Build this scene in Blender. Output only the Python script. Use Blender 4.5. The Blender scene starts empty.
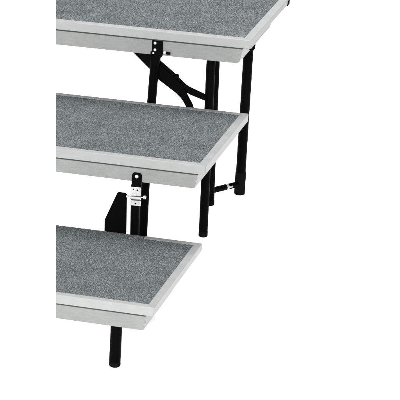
import bpy, bmesh, math, random
from mathutils import Vector, Matrix, noise

random.seed(7)
scene = bpy.context.scene
COL = scene.collection
FLOOR = -0.190                      # modelling frame: lowest deck top at z = 0
LIFT = -FLOOR                       # everything is raised so that the floor is z = 0
D = 0.457                           # tread depth
# ---------------------------------------------------------------- camera
FPX, PX, PY = 2513.9, -14.656, 186.33
YAW, PITCH, ROLL = 0.32767, 0.33886, 0.010242
CAM = Vector((1.38260, -5.30611, 2.22557))
cy, sy, cb, sb = math.cos(YAW), math.sin(YAW), math.cos(PITCH), math.sin(PITCH)
FWD = Vector((-sy * cb, cy * cb, -sb))
R0 = Vector((cy, sy, 0)); U0 = R0.cross(FWD)
RGT = math.cos(ROLL) * R0 + math.sin(ROLL) * U0
UPV = -math.sin(ROLL) * R0 + math.cos(ROLL) * U0
cam_d = bpy.data.cameras.new('camera'); cam = bpy.data.objects.new('camera', cam_d); COL.objects.link(cam)
M = Matrix.Identity(4)
for i in range(3):
    M[i][0], M[i][1], M[i][2] = RGT[i], UPV[i], -FWD[i]
    M[i][3] = CAM[i]
M[2][3] += LIFT
cam.matrix_world = M
cam_d.sensor_width = 36; cam_d.lens = FPX / 400 * 36
cam_d.shift_x = (200 - PX) / 400; cam_d.shift_y = (PY - 200) / 400
cam_d.clip_start = 0.1; cam_d.clip_end = 200
scene.camera = cam

def at(q, n=(0, 1, 0), d=0.0):
    """measured photo position -> point on the plane n.p = d (used to survey real positions)"""
    n = Vector(n)
    ray = FWD + RGT * (q[0] - PX) / FPX - UPV * (q[1] - PY) / FPX
    return CAM + ray * ((d - n.dot(CAM)) / n.dot(ray))

# the decks end on the left in one straight vertical section running back at an angle
e0, e1 = at((56, 0), d=0.5), at((56, 400), d=0.5)
SEC_N = (e0 - CAM).cross(e1 - CAM).normalized()
if SEC_N.x > 0: SEC_N = -SEC_N      # points to the removed side

# ---------------------------------------------------------------- materials
def mat(name, col, rough=0.5, metal=0.0, spec=0.5):
    m = bpy.data.materials.new(name); m.use_nodes = True
    b = m.node_tree.nodes['Principled BSDF']
    b.inputs['Base Color'].default_value = (*col, 1); b.inputs['Roughness'].default_value = rough
    b.inputs['Metallic'].default_value = metal; b.inputs['Specular IOR Level'].default_value = spec
    return m, m.node_tree.nodes, m.node_tree.links, b

def metal_mat(name, c0, c1, rough, metal, stretch=(6, 6, 160), bump=0.04, fine=420):
    m, n, l, b = mat(name, c0, rough, metal)
    tc = n.new('ShaderNodeTexCoord'); mp = n.new('ShaderNodeMapping'); mp.inputs['Scale'].default_value = stretch
    l.new(tc.outputs['Object'], mp.inputs['Vector'])
    nz = n.new('ShaderNodeTexNoise'); nz.inputs['Scale'].default_value = 5; nz.inputs['Detail'].default_value = 6
    l.new(mp.outputs['Vector'], nz.inputs['Vector'])
    n2 = n.new('ShaderNodeTexNoise'); n2.inputs['Scale'].default_value = fine; n2.inputs['Detail'].default_value = 4
    l.new(tc.outputs['Object'], n2.inputs['Vector'])
    n3 = n.new('ShaderNodeTexNoise'); n3.inputs['Scale'].default_value = 22; n3.inputs['Detail'].default_value = 5
    l.new(tc.outputs['Object'], n3.inputs['Vector'])
    a1 = n.new('ShaderNodeMath'); a1.operation = 'ADD'; l.new(nz.outputs['Fac'], a1.inputs[0]); l.new(n2.outputs['Fac'], a1.inputs[1])
    a2 = n.new('ShaderNodeMath'); a2.operation = 'ADD'; l.new(a1.outputs[0], a2.inputs[0]); l.new(n3.outputs['Fac'], a2.inputs[1])
    rp = n.new('ShaderNodeMapRange'); rp.inputs['From Min'].default_value = 1.1; rp.inputs['From Max'].default_value = 1.9
    l.new(a2.outputs[0], rp.inputs['Value'])
    mx = n.new('ShaderNodeMix'); mx.data_type = 'RGBA'
    mx.inputs['A'].default_value = (*c0, 1); mx.inputs['B'].default_value = (*c1, 1)
    l.new(rp.outputs[0], mx.inputs['Factor']); l.new(mx.outputs['Result'], b.inputs['Base Color'])
    rr = n.new('ShaderNodeMapRange'); rr.inputs['To Min'].default_value = rough - .08; rr.inputs['To Max'].default_value = rough + .1
    l.new(nz.outputs['Fac'], rr.inputs['Value']); l.new(rr.outputs[0], b.inputs['Roughness'])
    bp = n.new('ShaderNodeBump'); bp.inputs['Strength'].default_value = bump; bp.inputs['Distance'].default_value = .002
    l.new(a1.outputs[0], bp.inputs['Height']); l.new(bp.outputs['Normal'], b.inputs['Normal'])
    return m

ALU = metal_mat('satin aluminium', (.072, .0742, .0733), (.088, .090, .089), .5, .1)
APRON = metal_mat('grey apron steel', (.050, .0518, .0510), (.066, .0675, .0665), .5, .05, (10, 10, 60), .06, 300)
for m_ in (ALU, APRON): m_.node_tree.nodes['Principled BSDF'].inputs['Specular IOR Level'].default_value = .12
ZINC = metal_mat('zinc plate', (.095, .095, .095), (.20, .20, .20), .4, .4, (60, 60, 60), .05)
STEEL = metal_mat('bright bolt steel', (.13, .13, .13), (.20, .20, .20), .35, .4, (60, 60, 60), .02)
BLACK = metal_mat('black powder coat', (.0003, .0003, .0003), (.0006, .0006, .0006), .5, 0, (40, 40, 40), .05, 900)
BLACK.node_tree.nodes['Principled BSDF'].inputs['Specular IOR Level'].default_value = .007
RUBBER = mat('black rubber', (.0015, .0015, .0015), .8, 0, .008)[0]
CHANNEL = mat('dark grey channel', (.012, .012, .012), .6, 0, .2)[0]
PLY = metal_mat('plywood panel', (.20, .14, .085), (.28, .20, .12), .7, 0, (4, 30, 30), .1)

def carpet_material():
    m, n, l, b = mat('grey loop carpet', (.06, .066, .068), .95, 0, .15)
    tc = n.new('ShaderNodeTexCoord')
    def nz(scale, det, rough=.6, vec=None):
        t = n.new('ShaderNodeTexNoise'); t.inputs['Scale'].default_value = scale; t.inputs['Detail'].default_value = det
        t.inputs['Roughness'].default_value = rough; l.new(vec or tc.outputs['Object'], t.inputs['Vector']); return t.outputs['Fac']
    mp = n.new('ShaderNodeMapping'); mp.inputs['Rotation'].default_value = (0, 0, .5); mp.inputs['Scale'].default_value = (1, .45, 1)
    l.new(tc.outputs['Object'], mp.inputs['Vector'])
    fleck = nz(560, 2, .7, mp.outputs['Vector']); fine = nz(1100, 2); big = nz(14, 4); mid = nz(170, 2)
    def mth(op, a, bb):
        t = n.new('ShaderNodeMath'); t.operation = op
        for i, v in enumerate((a, bb)):
            if isinstance(v, (int, float)): t.inputs[i].default_value = v
            else: l.new(v, t.inputs[i])
        return t.outputs[0]
    s = mth('ADD', mth('MULTIPLY', fleck, 1.25), mth('ADD', mth('MULTIPLY', fine, .55), mth('ADD', mth('MULTIPLY', big, .20), mth('MULTIPLY', mid, .35))))
    mr = n.new('ShaderNodeMapRange'); mr.inputs['From Min'].default_value = .94; mr.inputs['From Max'].default_value = 1.37
    l.new(s, mr.inputs['Value'])
    cr = n.new('ShaderNodeValToRGB'); e = cr.color_ramp.elements
    e[0].position = 0; e[0].color = (.0028, .0041, .0046, 1)
    e[1].position = 1; e[1].color = (.056, .0615, .0635, 1)
    k = e.new(.5); k.color = (.0142, .0172, .0184, 1)
    l.new(mr.outputs[0], cr.inputs['Fac']); l.new(cr.outputs['Color'], b.inputs['Base Color'])
    bp = n.new('ShaderNodeBump'); bp.inputs['Strength'].default_value = .5; bp.inputs['Distance'].default_value = .002
    l.new(s, bp.inputs['Height']); l.new(bp.outputs['Normal'], b.inputs['Normal'])
    return m
CARPET = carpet_material()

# ---------------------------------------------------------------- mesh helpers
def link(name, bm, material, parent=None, smooth=False, base=Vector((0, 0, 0))):
    bmesh.ops.recalc_face_normals(bm, faces=bm.faces)
    me = bpy.data.meshes.new(name)
    for v in bm.verts: v.co -= base
    bm.to_mesh(me); bm.free()
    if smooth:
        for p in me.polygons: p.use_smooth = True
    me.materials.append(material)
    o = bpy.data.objects.new(name, me); COL.objects.link(o)
    if parent is not None: o.parent = parent
    return o

def section(bm):
    g = bm.verts[:] + bm.edges[:] + bm.faces[:]
    r = bmesh.ops.bisect_plane(bm, geom=g, plane_co=CAM, plane_no=SEC_N, clear_outer=True)
    ed = [x for x in r['geom_cut'] if isinstance(x, bmesh.types.BMEdge)]
    if ed: bmesh.ops.holes_fill(bm, edges=[x for x in bm.edges if x.is_boundary], sides=0)

def bev(bm, w, seg=2, ang=0.5, edges=None):
    es = edges or [e for e in bm.edges if len(e.link_faces) == 2 and e.calc_face_angle(0) > ang]
    bmesh.ops.bevel(bm, geom=es, offset=w, offset_type='OFFSET', segments=seg, profile=.5, affect='EDGES', clamp_overlap=True)

def hexa(pts, w=0.0, seg=2):
    """solid from 4 bottom + 4 top points"""
    bm = bmesh.new(); v = [bm.verts.new(p) for p in pts]
    for f in ((3, 2, 1, 0), (4, 5, 6, 7), (0, 1, 5, 4), (1, 2, 6, 5), (2, 3, 7, 6), (3, 0, 4, 7)): bm.faces.new([v[i] for i in f])
    bmesh.ops.recalc_face_normals(bm, faces=bm.faces)
    if w: bev(bm, w, seg)
    return bm

def merge(*bms):
    out = bms[0]
    for b in bms[1:]:
        me = bpy.data.meshes.new('tmp'); b.to_mesh(me); b.free(); out.from_mesh(me); bpy.data.meshes.remove(me)
    return out

def prism(poly, direction, thick, w=0.0, seg=2):
    """polygon (3-D points) extruded along direction"""
    d = Vector(direction).normalized() * thick
    bm = bmesh.new(); a = [bm.verts.new(p) for p in poly]; b = [bm.verts.new(Vector(p) + d) for p in poly]
    n = len(poly); bm.faces.new(a); bm.faces.new(b[::-1])
    for i in range(n): bm.faces.new((a[i], b[i], b[(i + 1) % n], a[(i + 1) % n]))
    bmesh.ops.recalc_face_normals(bm, faces=bm.faces)
    if w: bev(bm, w, seg)
    return bm

def tube(pts, r, seg=28, w=0.003):
    """solid round bar through points with softly rounded ends; r may be a list"""
    pts = [Vector(p) for p in pts]; rs = r if isinstance(r, (list, tuple)) else [r] * len(pts)
    rings = []
    t0 = (pts[1] - pts[0]).normalized(); t1 = (pts[-1] - pts[-2]).normalized()
    for a in (0, .3, .6, .85, 1): # rounded start
        rings.append((pts[0] + t0 * w * (1 - math.cos(a * math.pi / 2)) , rs[0] - w * (1 - math.sin(a * math.pi / 2))))
    for i in range(1, len(pts) - 1): rings.append((pts[i], rs[i]))
    for a in (1, .85, .6, .3, 0):
        rings.append((pts[-1] - t1 * w * (1 - math.cos(a * math.pi / 2)), rs[-1] - w * (1 - math.sin(a * math.pi / 2))))
    bm = bmesh.new(); prev = None; first = None
    u = t0.orthogonal().normalized()
    for k, (c, rad) in enumerate(rings):
        if k == 0: t = t0
        elif k == len(rings) - 1: t = t1
        else:
            t = (rings[k + 1][0] - rings[k - 1][0]); t = t.normalized() if t.length > 1e-9 else t0
        u = (u - t * u.dot(t)).normalized(); v = t.cross(u)
        ring = [bm.verts.new(c + (u * math.cos(2 * math.pi * j / seg) + v * math.sin(2 * math.pi * j / seg)) * rad) for j in range(seg)]
        if prev:
            for j in range(seg): bm.faces.new((prev[j], prev[(j + 1) % seg], ring[(j + 1) % seg], ring[j]))
        else: first = ring
        prev = ring
    bm.faces.new(first[::-1]); bm.faces.new(prev)
    return bm

def thing(name, label, cat, base, group=None):
    o = bpy.data.objects.new(name, None); COL.objects.link(o)
    o.location = Vector(base) + Vector((0, 0, LIFT)); o['at'] = Vector(base)
    o.empty_display_size = .1
    o['label'] = label; o['category'] = cat
    if group: o['group'] = group
    return o

def part(name, bm, m, t, smooth=False): return link(name, bm, m, t, smooth)
def sub(name, bm, m, p, smooth=False):
    o = link(name, bm, m, None, smooth); o.parent = p; return o

# every part is modelled in world numbers; its parent Empty sits at 'at', so shift each part back
def finish(t):
    a = Vector(t['at']); 
    for o in t.children: o.location = -a
    del t['at']

# ---------------------------------------------------------------- one deck
def carpet_mesh(x1, y0, y1, z, notch=None):
    """thick carpet sheet with an uneven pile; notch = (x, y) where the back edge steps forward"""
    st = .0018; x0 = -.62
    nx = int((x1 - x0) / st); ny = int((y1 - y0) / st)
    bm = bmesh.new(); g = {}
    def inside(p): return (p - CAM).dot(SEC_N) < .004
    for i in range(nx + 1):
        for j in range(ny + 1):
            x = x0 + (x1 - x0) * i / nx; y = y0 + (y1 - y0) * j / ny
            p = Vector((x, y, z))
            if not inside(p): continue
            if notch and x > notch[0] and y > notch[1]: continue
            edge = min(x1 - x, y - y0, ((notch[1] if notch and x > notch[0] else y1) - y))
            h = .0011 * noise.noise((x * 260, y * 260, z * 9)) + .0008 * noise.noise((x * 520, y * 520, 4 + z))
            if edge < .0045: h -= .0012 * (1 - edge / .0045) ** 2
            wob = .0009 if edge < .0006 else .0003
            p.x += wob * noise.noise((x * 300, y * 300, 11)); p.y += wob * noise.noise((x * 300, y * 300, 23))
            p.z += h
            g[i, j] = bm.verts.new(p)
    for (i, j) in list(g):
        q = [g.get(k) for k in ((i, j), (i + 1, j), (i + 1, j + 1), (i, j + 1))]
        if all(q): bm.faces.new(q)
    bd = [e for e in bm.edges if e.is_boundary]
    r = bmesh.ops.extrude_edge_only(bm, edges=bd)
    vs = [x for x in r['geom'] if isinstance(x, bmesh.types.BMVert)]
    for v in vs: v.co.z = z - .006
    bmesh.ops.holes_fill(bm, edges=[e for e in bm.edges if e.is_boundary], sides=0)
    section(bm)
    return bm

def deck(t, y, z, rim_h, rw, xi_top, xi_bot, ap_bot, side_end=None, back_from=None, corner=0.0, right_h=None):
    """rim = three mitred bars, apron = hollow skirt under it, carpet inlay on a plywood panel"""
    L = -.75; y1 = y + D; zb = z - rim_h; zr = z - (right_h or rim_h)
    front = hexa([(L, y, zb), (0, y, zb), (-rw, y + rw, zb), (L, y + rw, zb), (L, y, z), (0, y, z), (-rw, y + rw, z), (L, y + rw, z)], .0013, 3)
    right = hexa([(0, y, zr), (0, y1, zr), (-rw, y1 - rw, zr), (-rw, y + rw, zr), (0, y, z), (0, y1, z), (-rw, y1 - rw, z), (-rw, y + rw, z)], .0013, 3)
    bx = L if back_from is None else back_from
    back = hexa([(bx, y1 - rw, zr), (-rw, y1 - rw, zr), (0, y1, zr), (bx, y1, zr), (bx, y1 - rw, z), (-rw, y1 - rw, z), (0, y1, z), (bx, y1, z)], .0013, 3)
    for b in (front, right, back): section(b)
    part('rim', merge(front, right, back), ALU, t)
    # panel
    pn = hexa([(L, y + rw, z - .019), (-rw, y + rw, z - .019), (-rw, y1 - rw, z - .019), (L, y1 - rw, z - .019),
               (L, y + rw, z - .0065), (-rw, y + rw, z - .0065), (-rw, y1 - rw, z - .0065), (L, y1 - rw, z - .0065)])
    section(pn); part('deck_panel', pn, PLY, t)
    # carpet
    if back_from is None: c = carpet_mesh(-rw + .0003, y + rw - .0003, y1 - rw + .0003, z + .0004)
    else: c = carpet_mesh(-rw + .0003, y + rw - .0003, y1 - .0008, z + .0004, (back_from - .001, y1 - rw))
    part('carpet', c, CARPET, t)
    # apron: set back a touch, ends lean inward towards the bottom
    zt = zb - .0040; ya = y + .0034; th = .010; za = ap_bot
    lead = .006 if corner else 0
    if corner:
        poly = [(L, ya, zt), (xi_top, ya, zt), (xi_bot + .004, ya, za + corner * 1.1)]
        for k in range(1, 6):
            a = k / 6 * math.pi / 2
            poly.append((xi_bot - corner * .6 + (corner * .6 + .003) * math.cos(a), ya, za + corner - corner * math.sin(a)))
        poly += [(xi_bot - corner, ya, za), (L, ya, za)]
    else: poly = [(L, ya, zt), (xi_top, ya, zt), (xi_bot, ya, za), (L, ya, za)]
    fr = prism(poly, (0, 1, 0), th, .0012)
    ye = side_end[1] if side_end else y1 - .004; yb = side_end[0] if side_end else y1 - .004
    y2 = ya + th
    rt = hexa([(xi_bot - th, y2, za), (xi_bot, y2, za), (xi_bot, yb, za), (xi_bot - th, yb, za),
               (xi_top - th, y2, zt), (xi_top, y2, zt), (xi_top, ye, zt), (xi_top - th, ye, zt)], .0012)
    bk = hexa([(L, y1 - .016, za), (xi_bot - th - .002, y1 - .016, za), (xi_bot - th - .002, y1 - .004, za), (L, y1 - .004, za),
               (L, y1 - .016, zt), (xi_bot - th - .002, y1 - .016, zt), (xi_bot - th - .002, y1 - .004, zt), (L, y1 - .004, zt)], .0012)
    # the recessed channel that carries the rim (the dark line under it)
    i0 = .0095
    ch = hexa([(L, y + i0, zt - .012), (xi_top - i0, y + i0, zt - .012), (xi_top - i0, y1 - i0, zt - .012), (L, y1 - i0, zt - .012),
               (L, y + i0, z - .0195), (xi_top - i0, y + i0, z - .0195), (xi_top - i0, y1 - i0, z - .0195), (L, y1 - i0, z - .0195)])
    for b in (fr, rt, bk, ch): section(b)
    part('support_channel', ch, CHANNEL, t)
    return part('apron', merge(fr, rt, bk), APRON, t)

def bolt(q, d, r, h=.003, n=(0, -1, 0)):
    c = at(q, d=d); nn = Vector(n)
    bm = tube([c - nn * .002, c + nn * h], r, 20, min(.0014, h * .45)); return bm

# ---------------------------------------------------------------- the three platforms
GR = 'stepped carpeted riser platforms'
H = .203
# --- lowest
tc = thing('riser_platform', 'lowest and nearest grey carpeted riser platform standing on one short round black leg', 'riser platform', (-.15, .2, FLOOR), GR)
deck(tc, 0.0, 0.0, .0228, .0185, -.0205, -.0255, -.0625, side_end=(.27, .33), back_from=-.148, right_h=.0195)
foot = at((114.6, 366.3), (0, 0, 1), FLOOR)
lg = part('leg', tube([foot + Vector((0, 0, .012)), foot + Vector((.003, 0, .172))], .0139), BLACK, tc, True)
sub('rubber_foot', tube([foot, foot + Vector((0, 0, .016))], .0141, 28, .006), RUBBER, lg, True)

# --- middle
YB = .4616
tb = thing('riser_platform', 'middle grey carpeted riser platform with a silver hinge and black strap under its front rim', 'riser platform', (-.25, YB + .2, FLOOR), GR)
deck(tb, YB, H, .0240, .0205, -.0214, -.0277, H - .0640, right_h=.0210)
ys = YB - .0012                                      # face of the strap, just in front of the apron
def P(poly, d): return [at(q, d=d) for q in poly]
strap = prism(P([(131.0, 187.5), (131.9, 175.2), (132.5, 173.6), (134.0, 172.6), (139.2, 173.2), (140.9, 174.2), (141.6, 176.0), (141.2, 188.2)], ys), (0, 1, 0), .0042, .0008)
st = part('hinge_strap', strap, BLACK, tb)
sub('bolt', bolt((136.8, 176.4), ys, .0046, .0028), STEEL, st, True)
yl = YB + .0150
la, lb = at((135.6, 187), d=yl), at((134.7, 232), d=yl)
fl = Vector((lb.x - .001, yl, FLOOR))
lg = part('leg', tube([fl + Vector((0, 0, .01)), lb, la + Vector((0, 0, .008))], .0117), BLACK, tb, True)
sub('rubber_foot', tube([fl, fl + Vector((0, 0, .014))], .0121, 28, .004), RUBBER, lg, True)
yh = YB - .0016
hg = merge(prism(P([(130.2, 195.6), (130.4, 186.6), (140.8, 187.6), (140.6, 196.4)], yh), (0, 1, 0), .0045, .0007),
           prism(P([(130.0, 205.2), (130.1, 200.4), (140.5, 201.0), (140.3, 206.4)], yh), (0, 1, 0), .0045, .0007))
hp = part('hinge', hg, ZINC, tb)
sub('hinge_knuckle', tube(P([(130.0, 197.6), (140.7, 198.5)], yh - .001), .0040, 20, .0008), ZINC, hp, True)
sub('rivet', bolt((133.4, 189.2), yh, .0016, .0012), BLACK, hp, True)
sub('rivet', bolt((137.4, 190.2), yh, .0021, .0012), BLACK, hp, True)
sub('rivet', bolt((135.3, 203.6), yh, .0019, .0012), BLACK, hp, True)
pn = part('hinge_pin', tube(P([(127.6, 196.6), (145.0, 197.6)], YB + .001), .0016, 16, .0005), STEEL, tb, True)
sub('nut', tube(P([(143.2, 197.2), (146.0, 197.5)], YB + .001), .0047, 20, .002), STEEL, pn, True)
sub('nut', tube(P([(126.2, 196.3), (128.6, 196.4)], YB + .001), .0032, 20, .0015), STEEL, pn, True)
gp = prism(P([(104.0, 260), (104.4, 220), (117.0, 193.2), (118.2, 192.4), (125.3, 193.4), (126.6, 195.0), (125.2, 262)], YB + .004), (0, 1, 0), .006, .0008)
g = part('gusset_plate', gp, BLACK, tb)

# --- highest
YA = .9093; ZA = 2 * H
ta = thing('riser_platform', 'highest and farthest grey carpeted riser platform on tall black legs with a diagonal brace', 'riser platform', (-.25, YA + .25, FLOOR), GR)
deck(ta, YA, ZA, .0234, .0232, -.0227, -.0323, ZA - .0670, side_end=(1.150, 1.176), corner=.010, right_h=.0165)
part('side_plate', hexa([(-.016, YA + .020, ZA - .0290), (-.0035, YA + .020, ZA - .0280), (-.0035, 1.150, ZA - .0275), (-.016, 1.150, ZA - .0275),
                         (-.016, YA + .020, ZA - .0168), (-.0035, YA + .020, ZA - .0168), (-.0035, 1.180, ZA - .0168), (-.016, 1.180, ZA - .0168)], .0008), ALU, ta)
def leg(q0, q1, r, ztop):
    f = at(q0, (0, 0, 1), FLOOR); u = at(q1, d=f.y)
    k = (ztop - FLOOR) / (u.z - FLOOR); top = f + (u - f) * k
    o = part('leg', tube([f + (u - f) * .02, top], r), BLACK, ta, True)
    return o, f, top
def foot_cap(o, f, top, r, h, w=.004):
    a = (top - f).normalized(); sub('rubber_foot', tube([f, f + Vector((0, 0, .001)) + a * h], r, 28, w), RUBBER, o, True)
l1, f1, t1 = leg((203.0, 236.2), (210.3, 75), .0123, ZA - .0245); foot_cap(l1, f1, t1, .0127, .016, .003)
l2, f2, t2 = leg((209.8, 204.8), (214.9, 75), .0123, ZA - .0245); foot_cap(l2, f2, t2, .0127, .016, .003)
lr, fr_, tr = leg((239.4, 194.0), (247.9, 60), .0142, ZA - .03)
foot_cap(lr, fr_, tr, .0157, .068, .004)
# bracket carrying the rear leg on the back of the deck
br = hexa([(tr.x - .02, YA + D - .03, ZA - .034), (tr.x + .02, YA + D - .03, ZA - .034), (tr.x + .02, fr_.y + .018, ZA - .034), (tr.x - .02, fr_.y + .018, ZA - .034),
           (tr.x - .02, YA + D - .03, ZA - .0285), (tr.x + .02, YA + D - .03, ZA - .0285), (tr.x + .02, fr_.y + .018, ZA - .0285), (tr.x - .02, fr_.y + .018, ZA - .0285)], .001)
part('leg_bracket', br, BLACK, ta)
# small latch block under the right end
c = at((253.6, 48.2), d=1.02)
part('latch', hexa([c + Vector(v) for v in ((-.012, -.006, -.005), (.003, -.006, -.005), (.003, .006, -.005), (-.012, .006, -.005),
                                            (-.012, -.006, .012), (.005, -.006, .012), (.005, .006, .012), (-.012, .006, .012))], .003), BLACK, ta)
# crossbar near the floor between the two rear legs
m0 = f2 + (t2 - f2) * ((204.8 - 190.2) / 332 / (ZA - FLOOR)); m1 = fr_ + (tr - fr_) * ((194 - 183.2) / 328 / (ZA - FLOOR))
cbm = tube([m0, m1], .0087, 24, .002)
cb_ = part('crossbar', cbm, BLACK, ta, True)
dd = m1 - m0
sub('bolt', tube([m0 + dd * .50, m0 + dd * .565], .0098, 20, .001), STEEL, cb_, True)
sub('spring_clip', tube([m0 + dd * .565 + Vector((.004, -.008, .001)), m0 + dd * .72 + Vector((.004, -.008, .001))], .0028, 14, .001), STEEL, cb_, True)
# corner guard at the far right corner
yg = YA + D - .022
part('corner_guard', hexa([(-.01, yg, ZA - .0182), (.0022, yg, ZA - .0182), (.0022, YA + D + .003, ZA - .0182), (-.01, YA + D + .003, ZA - .0182),
                           (-.01, yg + .012, ZA - .007), (.0022, yg + .012, ZA - .007), (.0022, YA + D + .003, ZA - .004), (-.01, YA + D + .003, ZA - .004)], .001), BLACK, ta)
# front folding leg, hinge plate, brace
yp = .944
pts = [at(q, d=yp) for q in ((155.0, 52), (154.2, 70), (151.6, 102), (145.2, 185), (142.6, 235))]
endp = pts[-1] + (pts[-1] - pts[-2]).normalized() * ((pts[-1].z - FLOOR) / abs((pts[-1] - pts[-2]).normalized().z)) if pts[-1].z > FLOOR else Vector((pts[-1].x, yp, FLOOR))
chain = [q for q in pts if q.z > FLOOR + .02]
lg = part('leg', tube([endp] + chain[::-1], .0124), BLACK, ta, True)
yq = YA - .0008
pl = part('hinge_plate', prism(P([(152.0, 40.4), (162.8, 41.6), (162.3, 56.6), (159.8, 58.5), (158.6, 66), (151.4, 66), (150.2, 57.5), (150.4, 51.8), (151.7, 51.4)], yq), (0, 1, 0), .0042, .0007), BLACK, ta)
sub('bolt', bolt((155.2, 43.0), yq, .0038, .003), STEEL, pl, True)
sub('bolt', bolt((155.1, 49.7), yq, .0037, .003), STEEL, pl, True)
sub('rivet', bolt((153.4, 53.0), yq, .0026, .002), ZINC, pl, True)
lp = part('latch_pin', tube(P([(161.5, 52.6), (170.2, 53.6)], yq - .001), .0036, 18, .001), BLACK, ta, True)
sub('collar', tube(P([(163.6, 52.6), (166.0, 52.9)], yq - .001), .0050, 18, .0012), STEEL, lp, True)
kx = (t1.y - .014 - .960) / (t1.x - (-.285))          # the brace runs back from the front leg to the first rear leg
nb = Vector((-kx, 1, 0)); nd = nb.dot(Vector((-.285, .960, 0)))
def Q(poly): return [at(q, nb, nd) for q in poly]
gs = part('gusset_plate', prism(Q([(131.6, 51.0), (160.5, 53.5), (160.5, 66), (158.5, 79), (149.4, 69.0)]), nb, .004, .0007), BLACK, ta)
def smooth_poly(p): return p
upper = prism(Q([(152.0, 60.0), (157.5, 58.5), (174.2, 73.0), (186.6, 85.2), (190.5, 87.6), (206.5, 95.2), (206.5, 101.6), (190.2, 95.0), (184.5, 91.6), (152, 66)]), nb, .007, .0012)
b1 = part('brace', upper, BLACK, ta)
lower = prism(Q([(150.5, 64.0), (158.0, 62.0), (182.5, 84.5), (186.2, 91.0), (189.2, 97.0), (192.6, 103.2), (197.5, 118), (190.8, 118), (186.0, 105.8), (183.6, 101.4), (181.0, 97.6), (176.0, 92.4), (158.5, 79.0), (151.0, 72.5)]), -nb, .007, .0012)
part('brace', lower, BLACK, ta)
kb = at((176.8, 76.6), nb, nd)
sub('bolt', tube([kb - nb * .010, kb + nb * .010], .0062, 20, .002), BLACK, b1, True)
for t in (ta, tb, tc): finish(t)

# ---------------------------------------------------------------- white studio floor, light
def floor_material():
    m, n, l, b = mat('white studio paper', (.9, .9, .9), .9, 0, .2)
    tcn = n.new('ShaderNodeTexCoord'); nz = n.new('ShaderNodeTexNoise'); nz.inputs['Scale'].default_value = 30
    l.new(tcn.outputs['Object'], nz.inputs['Vector'])
    r = n.new('ShaderNodeValToRGB'); r.color_ramp.elements[0].color = (.89, .89, .89, 1); r.color_ramp.elements[1].color = (.92, .92, .92, 1)
    l.new(nz.outputs['Fac'], r.inputs['Fac']); l.new(r.outputs['Color'], b.inputs['Base Color'])
    return m
bm = bmesh.new(); bmesh.ops.create_grid(bm, x_segments=4, y_segments=4, size=30)
fo = link('floor', bm, floor_material()); fo['kind'] = 'structure'; fo['label'] = 'plain white studio floor under the risers'

w = bpy.data.worlds.new('World'); scene.world = w; w.use_nodes = True
wn, wl = w.node_tree.nodes, w.node_tree.links
bg = wn['Background']; bg.inputs['Strength'].default_value = 2.98
wt = wn.new('ShaderNodeTexCoord'); ws = wn.new('ShaderNodeSeparateXYZ'); wl.new(wt.outputs['Generated'], ws.inputs[0])
wd = wn.new('ShaderNodeVectorMath'); wd.operation = 'DOT_PRODUCT'; wd.inputs[1].default_value = (.80, .60, 0)
wl.new(wt.outputs['Generated'], wd.inputs[0])
wr = wn.new('ShaderNodeMapRange'); wr.inputs['From Min'].default_value = -.7; wr.inputs['From Max'].default_value = .7
wl.new(wd.outputs['Value'], wr.inputs['Value'])
wm = wn.new('ShaderNodeMix'); wm.data_type = 'RGBA'      # a white studio, its right-hand side dimmer
wm.inputs['A'].default_value = (1.15, 1.15, 1.15, 1); wm.inputs['B'].default_value = (.24, .24, .24, 1)
wl.new(wr.outputs[0], wm.inputs['Factor']); wl.new(wm.outputs['Result'], bg.inputs['Color'])

def softbox(name, loc, target, size, power, col=(1, 1, 1)):
    d = bpy.data.lights.new(name, 'AREA'); d.shape = 'RECTANGLE'; d.size, d.size_y = size; d.energy = power; d.color = col
    o = bpy.data.objects.new(name, d); COL.objects.link(o); o.location = loc
    o.rotation_euler = (Vector(target) - Vector(loc)).to_track_quat('-Z', 'Y').to_euler(); return o
softbox('overhead_softbox', (.25, 1.6, 3.5), (-.1, .6, .3), (1.5, 1.5), 440)
softbox('front_softbox', (.85, -6.1, 2.85), (-.1, .4, .2), (1.8, 1.8), 2150, (1, .995, .985))

scene.view_settings.view_transform = 'Standard'; scene.view_settings.look = 'None'
scene.view_settings.exposure = 0; scene.view_settings.gamma = 1
scene.render.engine = 'CYCLES'
scene.cycles.use_denoising = True
scene.cycles.denoiser = 'OPENIMAGEDENOISE'
